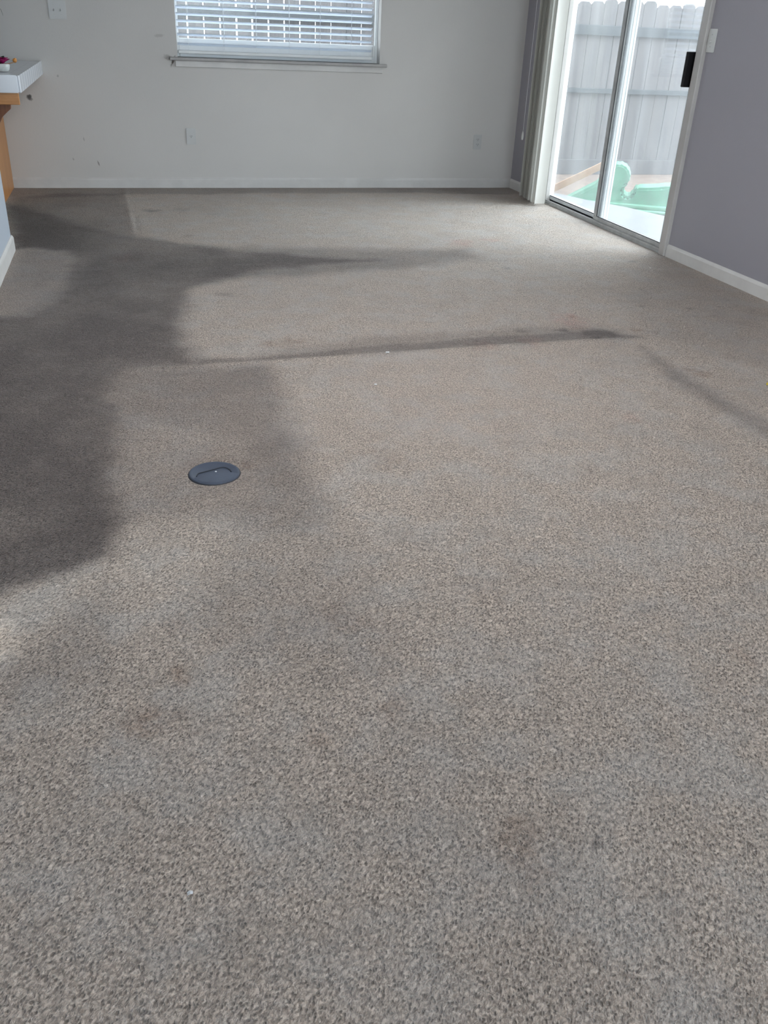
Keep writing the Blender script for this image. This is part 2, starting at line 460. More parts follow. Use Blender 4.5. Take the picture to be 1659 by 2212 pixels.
SPOTS = [(0.099, 6.614, 0.05, 0.4, 0),
         (0.155, 6.595, 0.05, 0.5, 0),
         (0.339, 6.623, 0.05, 0.25, 0),
         (0.329, 5.759, 0.035, 0.6, 1),
         (0.668, 5.536, 0.02, 0.4, 0),
         (0.012, 1.468, 0.022, 0.6, 1),
         (-0.068, 1.362, 0.05, 0.6, 1),
         (0.123, 1.393, 0.008, 0.9, 0),
         (0.412, 1.272, 0.03, 0.45, 1),
         (0.528, 0.924, 0.035, 0.4, 1),
         (0.53, 0.852, 0.03, 0.35, 1),
         (2.227, 3.538, 0.05, 0.6, 1),
         (2.291, 3.48, 0.03, 0.5, 1),
         (2.181, 2.979, 0.04, 0.6, 1),
         (2.157, 3.01, 0.02, 0.6, 1),
         (2.035, 5.422, 0.1, 0.5, 2),
         (2.247, 5.476, 0.06, 0.5, 2),
         (1.981, 3.717, 0.09, 0.55, 2),
         (1.659, 3.446, 0.06, 0.45, 2),
         (1.419, 3.447, 0.06, 0.4, 2),
         (0.383, 1.606, 0.04, 0.3, 1),
         (1.869, 3.607, 0.03, 0.6, 0),
         (2.035, 3.515, 0.07, 0.35, 0),
         (1.663, 3.614, 0.03, 0.3, 0),
         (1.923, 4.172, 0.015, 0.5, 0),
         (2.009, 3.751, 0.02, 0.6, 1),
         (2.066, 4.75, 0.03, 0.35, 0),
         (2.936, 4.829, 0.03, 0.45, 0),
         (2.483, 3.899, 0.02, 0.5, 0),
         (2.7, 3.839, 0.02, 0.5, 0),
         (1.315, 2.202, 0.008, 0.8, 0),
         (-0.309, 2.252, 0.012, 0.7, 0),
         (0.661, 0.886, 0.006, 0.9, 0),
         (-0.084, 5.166, 0.08, 0.4, 2),
         (0.508, 3.594, 0.05, 0.5, 1),
         (0.626, 3.59, 0.04, 0.5, 1),
         (0.016, 1.674, 0.04, 0.3, 1),
         (1.67, 2.594, 0.04, 0.25, 2),
         (0.197, 2.472, 0.06, 0.25, 1),
         (1.22, 1.279, 0.03, 0.3, 1),
         (0.253, 1.228, 0.02, 0.4, 1),
         (0.383, 4.383, 0.03, 0.4, 0),
         (0.416, 4.371, 0.03, 0.4, 0),
         (0.162, 2.478, 0.09, 0.3, 1),
         (0.258, 2.444, 0.03, 0.7, 1),
         (0.738, 1.639, 0.05, 0.2, 1),
         (0.706, 2.38, 0.06, 0.3, 1)]
CREASES = [((-0.047, 7.356), (-0.001, 5.835)), ((0.015, 6.352), (0.02, 5.903)), ((-0.097, 3.337), (0.588, 3.375)), ((0.588, 3.375), (1.45, 3.417)), ((1.45, 3.417), (2.239, 3.452))]


def poly_sd(px, py, poly):
    """signed distance to a polygon, negative inside"""
    n = len(poly); d = np.full(px.shape, 1e9); s = np.zeros(px.shape, bool)
    for i in range(n):
        ax, ay = poly[i]; bx, by = poly[(i + 1) % n]
        ex, ey = bx - ax, by - ay
        t = np.clip(((px - ax) * ex + (py - ay) * ey) / (ex * ex + ey * ey + 1e-12), 0, 1)
        d = np.minimum(d, (px - ax - t * ex) ** 2 + (py - ay - t * ey) ** 2)
        c = ((ay > py) != (by > py)) & (px < (bx - ax) * (py - ay) / (by - ay + 1e-12) + ax)
        s ^= c
    d = np.sqrt(d)
    return np.where(s, -d, d)

def seg_d(px, py, a, b):
    ex, ey = b[0] - a[0], b[1] - a[1]
    t = np.clip(((px - a[0]) * ex + (py - a[1]) * ey) / (ex * ex + ey * ey), 0, 1)
    return np.hypot(px - a[0] - t * ex, py - a[1] - t * ey)

def value_noise(x, y, cell, seed):
    """smooth lattice noise 0..1"""
    r = np.random.default_rng(seed).random((512, 512))
    gx, gy = x / cell + 100, y / cell + 100
    ix, iy = np.floor(gx).astype(int), np.floor(gy).astype(int)
    fx, fy = gx - ix, gy - iy
    fx, fy = fx * fx * (3 - 2 * fx), fy * fy * (3 - 2 * fy)
    g = lambda i, j: r[i % 512, j % 512]
    return (g(ix, iy) * (1 - fx) + g(ix + 1, iy) * fx) * (1 - fy) + (g(ix, iy + 1) * (1 - fx) + g(ix + 1, iy + 1) * fx) * fy

def sstep(x, a, b):
    t = np.clip((x - a) / (b - a), 0, 1)
    return t * t * (3 - 2 * t)

def grid_lines(x0, x1, x_dense0, x_dense1, fine, coarse):
    out = [x0]
    while out[-1] < x1:
        x = out[-1]
        gap = max(0, x_dense0 - x, x - x_dense1)
        out.append(x + min(coarse, fine + gap * .05))
    out[-1] = x1
    return np.array(out)

def carpet():
    xs = grid_lines(KX, RX + .12, -.95, RX, .016, .12)
    ys = [NEAR_Y]
    while ys[-1] < DY:
        y = ys[-1]
        ys.append(y + (.012 if .4 < y < 3 else .018 if y >= 3 else .05))
    ys[-1] = DY
    ys = np.array(ys)
    gx, gy = np.meshgrid(xs, ys)
    px, py = gx.ravel(), gy.ravel()
    # warp the outlines so the traffic soil and painted shade have ragged edges
    wx = px + (value_noise(px, py, .14, 1) - .5) * .035 + (value_noise(px, py, .045, 2) - .5) * .025
    wy = py + (value_noise(px, py, .14, 3) - .5) * .05 + (value_noise(px, py, .045, 4) - .5) * .035
    clear = np.ones(px.shape)
    for (st, blur, poly) in SOIL_AND_SHADE:
        sharp = blur < .03
        d = poly_sd(px if sharp else wx, py if sharp else wy, poly)
        clear *= 1 - st * sstep(-d, -blur, blur)
    dirt = 1 - clear
    blot = value_noise(px, py, .55, 5) * .5 + value_noise(px, py, .2, 6) * .3 + value_noise(px, py, .07, 7) * .2
    dirt = np.clip(dirt * (.70 + .55 * blot) + (blot - .5) * .22 * (1 - dirt), 0, 1)
    brown = np.zeros(px.shape); pink = np.zeros(px.shape)
    for (x, y, r, st, kind) in SPOTS:
        sel = np.hypot(px - x, py - y) < r * 3
        dd = np.hypot((wx - x), (wy - y) * .8)[sel] / r if r > .012 else np.hypot(px - x, py - y)[sel] / max(r, .009)
        rag = (value_noise(px[sel], py[sel], max(.03, r * .5), 11) - .5) * .9
        v = st * (1 - sstep(dd + rag, .35, 1.35))
        if kind == 0: dirt[sel] = np.clip(dirt[sel] + v * .8, 0, 1)
        elif kind == 1: brown[sel] = np.maximum(brown[sel], v)
        else: pink[sel] = np.maximum(pink[sel], v)
    z = (value_noise(px, py, .3, 8) - .5) * .004 + (value_noise(px, py, .09, 9) - .5) * .002
    for i, (a, b) in enumerate(CREASES):
        d = seg_d(px, py, a, b)
        z += (.005 if i != 1 else -.003) * np.exp(-(d / .012) ** 2)
    # pile is trodden a little lower where the soil is heaviest
    z -= dirt * .002
    z += .002
    edge = np.minimum(RX - px, DY - py)
    z *= np.clip(edge / .1, 0, 1)
    ny, nx = gx.shape
    me = bpy.data.meshes.new('floor')
    me.vertices.add(nx * ny)
    me.vertices.foreach_set('co', np.stack([px, py, z], 1).ravel())
    idx = np.arange(nx * ny).reshape(ny, nx)
    q = np.stack([idx[:-1, :-1], idx[:-1, 1:], idx[1:, 1:], idx[1:, :-1]], -1).reshape(-1, 4)
    me.loops.add(q.size); me.loops.foreach_set('vertex_index', q.ravel())
    me.polygons.add(len(q)); me.polygons.foreach_set('loop_start', np.arange(0, q.size, 4))
    me.polygons.foreach_set('use_smooth', np.ones(len(q), bool))
    me.update(calc_edges=True)
    at = me.attributes.new('soil', 'FLOAT_COLOR', 'POINT')
    at.data.foreach_set('color', np.stack([dirt, brown, pink, np.ones_like(px)], 1).astype(np.float32).ravel())
    o = bpy.data.objects.new('floor', me); COL.objects.link(o)
    return o

def carpet_mat():
    mt, nt, N, L, b = new_mat('beige_frieze_carpet')
    co = obj_coord(nt)
    at = node(nt, 'ShaderNodeAttribute', attribute_name='soil')
    sp = node(nt, 'ShaderNodeSeparateColor'); L.new(at.outputs['Color'], sp.inputs[0])
    # tufts: twisted yarn ends with small gaps between them
    wob = node(nt, 'ShaderNodeTexNoise'); wob.inputs['Scale'].default_value = 80; wob.inputs['Detail'].default_value = 3; L.new(co, wob.inputs['Vector'])
    va = node(nt, 'ShaderNodeVectorMath', operation='MULTIPLY_ADD')
    L.new(wob.outputs['Color'], va.inputs[0]); va.inputs[1].default_value = (.010, .010, 0); L.new(co, va.inputs[2])
    flat = mapping(nt, va.outputs[0], scale=(1, 1, 0))
    lean = mapping(nt, mapping(nt, flat, rot=(0, 0, .6)), scale=(1.3, .75, 0))
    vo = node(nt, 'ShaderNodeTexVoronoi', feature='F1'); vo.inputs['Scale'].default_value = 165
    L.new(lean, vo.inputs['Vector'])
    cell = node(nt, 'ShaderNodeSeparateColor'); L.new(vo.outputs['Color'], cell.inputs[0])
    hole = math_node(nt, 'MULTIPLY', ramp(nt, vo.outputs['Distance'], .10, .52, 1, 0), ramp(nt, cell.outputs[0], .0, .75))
    v2 = node(nt, 'ShaderNodeTexVoronoi', feature='F1'); v2.inputs['Scale'].default_value = 260
    L.new(lean, v2.inputs['Vector'])
    fine = noise(nt, 330, 3, .6, lean)
    clump = noise(nt, 62, 3, .55, flat)
    h = math_node(nt, 'ADD', math_node(nt, 'MULTIPLY', hole, -.75), math_node(nt, 'ADD', math_node(nt, 'MULTIPLY', clump, .7), math_node(nt, 'ADD', math_node(nt, 'MULTIPLY', fine, .45), math_node(nt, 'MULTIPLY', ramp(nt, v2.outputs['Distance'], 0, .7, 1, 0), .35))))
    # heather yarn in beige tones; shade in tuft gaps painted as dark flecks
    yarn = noise(nt, 150, 3, .6, lean)
    clean = mix_col(nt, ramp(nt, yarn, .40, .60), (.455, .378, .322, 1), (.795, .683, .595, 1))
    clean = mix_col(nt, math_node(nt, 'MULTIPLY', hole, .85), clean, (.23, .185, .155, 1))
    blotch = noise(nt, 5.5, 4, .62, flat)
    clean = mix_col(nt, math_node(nt, 'MULTIPLY', ramp(nt, blotch, .42, .66), .38), clean, (.615, .60, .59, 1))
    clean = mix_col(nt, math_node(nt, 'MULTIPLY', ramp(nt, noise(nt, 7.3, 4, .62, mapping(nt, flat, loc=(3.3, 1.7, 0))), .50, .72), .35), clean, (.45, .385, .335, 1))
    dirty_or_shaded = mix_col(nt, ramp(nt, yarn, .36, .66), (.110, .088, .080, 1), (.178, .146, .134, 1))
    dirty_or_shaded = mix_col(nt, math_node(nt, 'MULTIPLY', hole, .8), dirty_or_shaded, (.06, .05, .047, 1))  # tuft-gap shade painted into the soiled pile too
    d = math_node(nt, 'ADD', sp.outputs[0], math_node(nt, 'MULTIPLY', math_node(nt, 'SUBTRACT', noise(nt, 28, 4, .65, flat), .5), math_node(nt, 'MULTIPLY', ramp(nt, sp.outputs[0], .02, .5), .35)), clamp=True)
    col = mix_col(nt, d, clean, dirty_or_shaded)
    bmul = mix_col(nt, math_node(nt, 'MULTIPLY', sp.outputs[1], ramp(nt, noise(nt, 45, 3, .6, flat), .35, .6, .35, 1)), (1, 1, 1, 1), (.60, .47, .385, 1))
    mm = node(nt, 'ShaderNodeMix'); mm.data_type = 'RGBA'; mm.blend_type = 'MULTIPLY'; mm.inputs[0].default_value = 1
    L.new(col, mm.inputs[6]); L.new(bmul, mm.inputs[7])
    pm = mix_col(nt, math_node(nt, 'MULTIPLY', sp.outputs[2], ramp(nt, noise(nt, 16, 4, .65, flat), .3, .65, .3, 1)), (1, 1, 1, 1), (1.0, .72, .70, 1))
    m2 = node(nt, 'ShaderNodeMix'); m2.data_type = 'RGBA'; m2.blend_type = 'MULTIPLY'; m2.inputs[0].default_value = 1
    L.new(mm.outputs[2], m2.inputs[6]); L.new(pm, m2.inputs[7])
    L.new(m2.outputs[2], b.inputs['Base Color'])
    b.inputs['Roughness'].default_value = .95
    b.inputs['Specular IOR Level'].default_value = .12
    b.inputs['Sheen Weight'].default_value = .25
    b.inputs['Sheen Roughness'].default_value = .5
    bump(nt, h, 1.0, .012, b)
    return mt

floor = carpet()
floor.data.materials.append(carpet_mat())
struct(floor, 'soiled beige frieze carpet with dark traffic lanes', 'floor')

# ------------------------------------------------------------------ room shell
T = .12
w = MB()
w.box(KX - T, WX0, DY, DY + T, 0, CEIL).box(WX1, RX + T, DY, DY + T, 0, CEIL)
w.box(WX0, WX1, DY, DY + T, 0, WZ0).box(WX0, WX1, DY, DY + T, WZ1, CEIL)
struct(w.build('wall_back', M['wall_white']), 'off-white scuffed back wall with the blind window', 'wall')
w = MB()
w.box(RX, RX + T, NEAR_Y - T, DOOR0, 0, CEIL).box(RX, RX + T, DOOR1, DY, 0, CEIL)
w.box(RX, RX + T, DOOR0, DOOR1, DOORZ, CEIL)
struct(w.build('wall_right', M['wall_grey']), 'lavender-grey right wall with the sliding glass door', 'wall')
w = MB().box(LX - T, LX, 1.9, 5.42, 0, CEIL, .006)
struct(w.build('wall_left', M['wall_plain']), 'white left wall ending at the kitchen entry', 'wall')
w = MB().box(LX - T, LX, NEAR_Y, 1.6, 0, CEIL)
struct(w.build('wall_left_near', M['wall_plain']), 'white left wall behind the viewer', 'wall')
w = MB().box(KX, LX - T, 1.9, 2.02, 0, CEIL)
struct(w.build('wall_hall', M['wall_plain']), 'white wall between hall and kitchen', 'wall')
w = MB()
HY0, HY1, HZ0, HZ1 = .15, 1.85, .25, 2.15
w.box(KX - T, KX, NEAR_Y - T, HY0, 0, CEIL).box(KX - T, KX, HY1, DY, 0, CEIL)
w.box(KX - T, KX, HY0, HY1, 0, HZ0).box(KX - T, KX, HY0, HY1, HZ1, CEIL)
struct(w.build('wall_outer', M['wall_plain']), 'white outer wall of hall and kitchen', 'wall')
w = MB()
NX0, NX1, NZ0, NZ1 = -.7, 2.7, .22, 2.22
w.box(KX - T, NX0, NEAR_Y - T, NEAR_Y, 0, CEIL).box(NX1, RX, NEAR_Y - T, NEAR_Y, 0, CEIL)
w.box(NX0, NX1, NEAR_Y - T, NEAR_Y, 0, NZ0).box(NX0, NX1, NEAR_Y - T, NEAR_Y, NZ1, CEIL)
struct(w.build('wall_near', M['wall_plain']), 'white wall behind the viewer with a wide window', 'wall')
w = MB().box(KX - .6, RX + .6, NEAR_Y - .6, DY + .55, CEIL, CEIL + .15)
struct(w.build('ceiling', M['ceiling']), 'white ceiling', 'ceiling')

def frame_window(name, axis, a0, a1, z0, z1, at, depth, w_, label, mull=()):
    """plain white framed window standing in a wall opening; axis 'x' lies along X, 'y' along Y"""
    r = thing(name, ((a0 + a1) / 2, at, z0) if axis == 'x' else (at, (a0 + a1) / 2, z0), label, 'window', None, 'structure')
    def bx(mb, p0, p1, q0, q1, c0=0, c1=depth):
        if axis == 'x': mb.box(p0, p1, at + c0, at + c1, q0, q1, .003)
        else: mb.box(at + c0, at + c1, p0, p1, q0, q1, .003)
    f = MB()
    bx(f, a0, a0 + w_, z0, z1); bx(f, a1 - w_, a1, z0, z1)
    bx(f, a0 + w_, a1 - w_, z0, z0 + w_); bx(f, a0 + w_, a1 - w_, z1 - w_, z1)
    for mu in mull: bx(f, mu - w_ / 2, mu + w_ / 2, z0 + w_, z1 - w_)
    f.build('window_frame', M['vinyl'], r)
    g = MB()
    if axis == 'x': g.box(a0 + w_ * .5, a1 - w_ * .5, at + depth * .45, at + depth * .55, z0 + w_ * .5, z1 - w_ * .5)
    else: g.box(at + depth * .45, at + depth * .55, a0 + w_ * .5, a1 - w_ * .5, z0 + w_ * .5, z1 - w_ * .5)
    g.build('window_pane', M['glass_win'], r)
    return r
# back window: vinyl frame set toward the outside, with a deep bottom rail
win = thing('window_1', ((WX0 + WX1) / 2, DY + .08, WZ0), 'white vinyl window behind the horizontal blind', 'window', None, 'structure')
f = MB()
f.box(WX0, WX0 + .022, DY + .085, DY + T, WZ0, WZ1, .003).box(WX1 - .022, WX1, DY + .085, DY + T, WZ0, WZ1, .003)
f.box(WX0 + .022, WX1 - .022, DY + .085, DY + T, WZ0, 1.058, .003).box(WX0 + .022, WX1 - .022, DY + .075, DY + T, WZ1 - .05, WZ1, .003)
f.build('window_frame', M['vinyl'], win)
MB().box(WX0 + .012, WX1 - .012, DY + .108, DY + .112, 1.05, WZ1 - .04).build('window_pane', M['glass_win'], win)
frame_window('window_2', 'x', NX0, NX1, NZ0, NZ1, NEAR_Y - .09, .06, .05, 'wide white framed window behind the viewer', (1.0,))
frame_window('window_3', 'y', HY0, HY1, HZ0, HZ1, KX - .09, .06, .05, 'white framed hall window in the outer wall')

# unseen fill lamp added on the ceiling to brighten the middle carpet
cl = thing('fill_lamp', (.95, 2.7, CEIL), 'unseen round fill lamp added on the ceiling to brighten the carpet', 'lamp')
MB().lathe([(0, CEIL), (.23, CEIL), (.23, CEIL - .03), (.215, CEIL - .035), (0, CEIL - .035)], 40, Matrix.Translation((.95, 2.7, 0))).build('fill_lamp_base', M['vinyl'], cl, smooth=True)
mt, nt, N_, L_, b_ = new_mat('fill_glow_glass')
b_.inputs['Base Color'].default_value = (.8, .78, .74, 1)
b_.inputs['Emission Color'].default_value = (1, .955, .92, 1); b_.inputs['Emission Strength'].default_value = FILL_GLOW
MB().lathe([(.21, CEIL - .035), (.205, CEIL - .07), (.17, CEIL - .10), (.09, CEIL - .115), (0, CEIL - .12)], 40, Matrix.Translation((.95, 2.7, 0))).build('fill_lamp_shade', mt, cl, smooth=True)

# window stool and apron
s = MB()
s.box(.375, 2.06, DY - .045, DY + .075, .912, WZ0, .005)
struct(s.build('trim_1', M['sill']), 'chipped white window sill board under the blind', 'trim')
s = MB().box(.415, 2.03, DY - .014, DY, .868, .9115, .003)
struct(s.build('trim_2', M['base_back']), 'off-white apron board under the window sill', 'trim')

# baseboards
def base_prof(h, t):      # (offset from wall, z) profile with eased top
    return [(0, 0), (t, 0), (t, h - .016), (t * .75, h - .008), (t * .45, h - .004), (t * .3, h), (0, h)]
BH, BT = .076, .012
b = MB()
b.prism([(DY - o, z) for o, z in base_prof(BH, BT)], 'x', -.857, RX - .0005)
struct(b.build('baseboard_back', M['base_back']), 'white baseboard along the back wall', 'baseboard')
b = MB()
b.prism([(RX - o, z) for o, z in base_prof(BH, BT)], 'y', NEAR_Y, 4.951)
b.prism([(RX - o, z) for o, z in base_prof(BH, BT)], 'y', 7.002, DY - BT - .0005)
struct(b.build('baseboard_right', M['trim']), 'white baseboard along the grey right wall', 'baseboard')
b = MB()
b.prism([(LX + o, z) for o, z in base_prof(.086, BT)], 'y', 1.9, 5.432)
b.prism([(5.42 + o, z) for o, z in base_prof(.086, BT)], 'x', LX - T, LX)
struct(b.build('baseboard_left', M['trim']), 'white baseboard along the left wall end', 'baseboard')

# ------------------------------------------------------------------ sliding glass door
door = thing('door_1', (RX + .06, (DOOR0 + DOOR1) / 2, 0), 'two-leaf sliding glass door to the patio', 'door', None, 'structure')
f = MB()
f.box(3.207, RX + T, 4.955, 5.016, 0, DOORZ, .004)
f.box(3.222, 3.258, 6.79, 7.0, 0, DOORZ, .004)
f.box(3.207, RX + T, 5.016, 6.79, DOORZ - .05, DOORZ + .01, .004)
f.build('door_frame', M['stile'], door)
f = MB()
f.box(3.2585, 3.296, 6.80, 7.0, -.02, DOORZ, .002)
f.build('outer_jamb', M['vinyl'], door)
f = MB()
f.box(3.226, RX + T, 5.016, 6.789, -.005, .018, .003)
f.box(3.262, 3.268, 5.016, 6.79, .018, .034).box(3.226, 3.232, 5.016, 6.79, .018, .03)
f.build('track', M['alu'], door)
# sliding leaf (near, inside track)
f = MB()
f.box(3.236, 3.262, 5.017, 5.985, .020, .058, .003)
f.box(3.236, 3.262, 5.017, 5.985, DOORZ - .11, DOORZ - .052, .003)
f.box(3.236, 3.262, 5.018, 5.066, .058, DOORZ - .11, .003)
f.box(3.236, 3.262, 5.938, 5.985, .058, DOORZ - .11, .003)
leaf = f.build('sliding_leaf', M['alu'], door)
MB().box(3.247, 3.251, 5.06, 5.945, .052, DOORZ - .105).build('glass_pane', M['glass_door'], leaf)
g = MB()
g.box(3.238, 3.242, 5.066, 5.938, .0575, .062).box(3.236, 3.240, 5.930, 5.939, .06, DOORZ - .11).box(3.2545, 3.2625, 5.928, 5.9385, .05, DOORZ - .10)
g.build('gasket', M['rubber'], leaf)
h = MB()
h.box(3.180, 3.236, 5.044, 5.070, .957, 1.142, .004)
h.box(3.226, 3.2365, 5.030, 5.070, .957, 1.142, .002)
h.build('door_handle', M['black'], leaf)
# fixed leaf (far, outside track)
f = MB()
f.box(3.280, 3.334, 5.945, 5.989, .022, DOORZ - .05, .004)
f.box(3.2635, 3.2805, 5.975, 5.989, .022, DOORZ - .05, .002)
f.box(3.318, 3.322, 5.939, 5.946, .022, DOORZ - .05, .001)
f.box(3.292, 3.298, 5.938, 5.946, .022, DOORZ - .05, .002)
f.box(3.262, 3.300, 5.989, 6.799, .022, .062, .003)
f.box(3.262, 3.300, 5.989, 6.799, DOORZ - .11, DOORZ - .052, .003)
leaf2 = f.build('fixed_leaf', M['vinyl'], door)
MB().box(3.272, 3.276, 5.985, 6.7995, .055, DOORZ - .105).build('glass_pane', M['glass_door'], leaf2)
g = MB()
g.box(3.2605, 3.2635, 5.99, 6.79, .058, .064)
g.build('gasket', M['rubber'], leaf2)

# ------------------------------------------------------------------ vertical blind stacked at the far end of the door
vb = thing('vertical_blind', (3.13, 6.9, 0), 'ivory vertical blind stacked open beside the sliding door', 'blind')
MB().box(3.085, 3.155, 4.95, 7.22, 2.07, 2.12, .004).box(3.155, RX, 5.2, 5.24, 2.08, 2.11).box(3.155, RX, 7.0, 7.04, 2.08, 2.11).build('headrail', M['vinyl'], vb)
NV = 15
for k in range(NV):
    yv = 6.655 + k * .0265
    ang = math.radians(2 + 9 * math.sin(k * 2.1) + k * 1.3)
    cx = 3.112 + (.008 * math.sin(k * 1.7) if k else 0) + k * .0021
    pts = []
    for i in range(7):
        t = i / 6 - .5
        lx, ly = t * .089, .007 * (1 - 4 * t * t)
        X_, Y_ = cx + lx * math.cos(ang), yv + ly + lx * math.sin(ang)
        pts.append((X_, Y_))
    grid = [[(p[0], p[1], z) for z in (.022, 1.0, 2.07)] for p in pts]
    MB().surf(grid, .0012).build('vane', M['vane'], vb, smooth=True)
c_ = MB()
c_.tube([(3.088, 7.075, 2.07), (3.09, 7.075, 1.2), (3.089, 7.075, .50)], .0012, 6)
cord = c_.build('cord', M['cord'], vb)
MB().lathe([(0, .44), (.008, .445), (.010, .465), (.008, .49), (.003, .505), (0, .506)], 12, Matrix.Translation((3.089, 7.075, 0))).build('cord_weight', M['plate'], cord, smooth=True)

# ------------------------------------------------------------------ horizontal blind in the back window
hb = thing('horizontal_blind', ((WX0 + WX1) / 2, DY + .035, WZ0), 'white horizontal slat blind hanging in the back window', 'blind')
BX0, BX1, BY = WX0 + .008, WX1 - .062, DY + .034
MB().box(BX0, BX1, DY + .008, DY + .062, WZ1 - .045, WZ1 - .002, .003).build('headrail', M['vinyl'], hb)
def slat_bm(zc, tilt, wd=.050, th=.0028):
    mb = MB()
    prof = []
    for i in range(6):
        t = i / 5 - .5
        prof.append((t * wd, .0022 * (1 - 4 * t * t)))
    ca, sa = math.cos(tilt), math.sin(tilt)
    up = [(BY + a * ca - (bb + th / 2) * sa, zc + a * sa + (bb + th / 2) * ca) for a, bb in prof]
    dn = [(BY + a * ca - (bb - th / 2) * sa, zc + a * sa + (bb - th / 2) * ca) for a, bb in prof]
    mb.prism(up + dn[::-1], 'x', BX0, BX1)
    return mb
zs = [1.021] + [1.0835 + k * .0447 for k in range(21)]
for k, zc in enumerate(zs):
    slat_bm(zc, math.radians(-19 + rng.normal() * 1.2)).build('slat', M['slat'], hb)
MB().box(BX0, BX1, BY - .025, BY + .025, .957, .979, .004).build('bottom_rail', M['vinyl'], hb)
for xx in (.52, .785, 1.03, 1.285, 1.525, 1.775):
    l = MB()
    l.tube([(xx, BY - .027, WZ1 - .04), (xx, BY - .027, .97), (xx, BY - .0255, .957)], .0011, 5)
    l.tube([(xx + .012, BY + .027, WZ1 - .04), (xx + .012, BY + .027, .958)], .0011, 5)
    l.tube([(xx, BY - .026, .9575), (xx + .002, BY - .024, .9345)], .0010, 5)
    l.build('ladder_cord', M['cord'], hb)
# long edge cord bundle at the right reveal
MB().tube([(1.952, DY + .012, WZ1 - .03), (1.955, DY + .012, 1.4), (1.957, DY + .012, .98)], .004, 8).build('tilt_wand', M['cord'], hb)

# ------------------------------------------------------------------ wall outlets and switches
PI = math.pi
def rounded_rect(wd, ht, r, n=4):
    pts = []
    for cx, cz, a0 in ((wd / 2 - r, ht / 2 - r, 0), (-wd / 2 + r, ht / 2 - r, PI / 2), (-wd / 2 + r, -ht / 2 + r, PI), (wd / 2 - r, -ht / 2 + r, 1.5 * PI)):
        for i in range(n + 1):
            a = a0 + i * PI / 2 / n
            pts.append((cx + r * math.cos(a), cz + r * math.sin(a)))
    return pts

def make_outlet(loc, rz, label, mat):
    """duplex outlet, faces local -Y, back at local y = 0"""
    t = thing('wall_outlet', (0, 0, 0), label, 'outlet', None)
    MB().prism(rounded_rect(.073, .118, .005), 'y', -.0075, 0, .0022).build('face_plate', mat, t)
    for s in (1, -1):
        rc = MB().prism(rounded_rect(.034, .029, .011), 'y', -.0105, -.0070, .001).build('receptacle', mat, t)
        rc.location = (0, 0, s * .0195)
        for dx, hh in ((-.0064, .0075), (.0064, .0095)):
            MB().box(dx - .0013, dx + .0013, -.0112, -.0098, .003 - hh / 2, .003 + hh / 2).build('slot', M['slot'], rc)
        MB().lathe([(0, -.0007), (.0026, -.0007), (.0026, .0007), (0, .0007)], 12, Matrix.Translation((0, -.0105, -.0075)) @ Matrix.Rotation(PI / 2, 4, 'X')).build('ground_hole', M['slot'], rc)
    MB().lathe([(0, -.001), (.003, -.001), (.003, .001), (0, .0015)], 12, Matrix.Translation((0, -.0078, 0)) @ Matrix.Rotation(PI / 2, 4, 'X')).build('screw', M['screw'], t)
    t.location = loc; t.rotation_euler = (0, 0, rz)
    return t
outlet = make_outlet((.4985, DY, .382), 0, 'white duplex outlet low on the back wall under the window', M['plate_old'])
o2 = copy_tree(outlet)
o2.location = (2.891, DY, .368)
o2['label'] = 'white duplex outlet low on the back wall near the right corner'
for o in (outlet, o2): o['group'] = 'outlets on the back wall'
for ch in o2.children:
    pass

def make_switch(loc, rz, label, gangs, mat):
    t = thing('light_switch', (0, 0, 0), label, 'switch')
    wd = .073 + .046 * (gangs - 1)
    MB().prism(rounded_rect(wd, .118, .005), 'y', -.0075, 0, .0022).build('face_plate', mat, t)
    for g in range(gangs):
        x = (g - (gangs - 1) / 2) * .046
        tg = MB()
        tg.box(x - .0055, x + .0055, -.0085, -.0070, -.0125, .0125, .0005)
        tg.prism([(-.0075, .006), (-.0075, -.006), (-.019, -.0105), (-.021, -.0065)], 'x', x - .0040, x + .0040, .0008)
        tg.build('toggle', mat, t)
        for sz in (1, -1):
            MB().lathe([(0, -.001), (.003, -.001), (.003, .001), (0, .0015)], 10, Matrix.Translation((x, -.0078, sz * .030)) @ Matrix.Rotation(PI / 2, 4, 'X')).build('screw', M['screw'], t)
    t.location = loc; t.rotation_euler = (0, 0, rz)
    return t
make_switch((-.385, DY, 1.207), 0, 'double light switch plate high on the back wall left of the window', 2, M['plate_old'])
make_switch((RX, 4.914, 1.202), -PI / 2, 'single light switch on the grey wall beside the sliding door', 1, M['plate'])

# ------------------------------------------------------------------ floor outlet cover
FC = (.1665, 2.3975, .0)
fo = thing('floor_outlet_cover', FC, 'round grey-blue plastic outlet cover set in the carpet', 'outlet cover')
M['cover'] = plain('grey_blue_plastic', (.06, .078, .118, 1), .42, .5, 14, .12)
cv = MB().lathe([(0, .0), (.074, 0), (.0755, .004), (.0735, .0068), (.069, .0075), (.0665, .0065), (0, .0062)], 64).build('cover_plate', M['cover'], fo, smooth=True, origin=(0, 0, 0))
S = [(-.0545, -.0215), (-.0475, -.0045), (-.0245, .0055), (.0005, .0155), (.0225, .0245), (.0375, .0195), (.0465, .0035), (.0485, -.0095)]
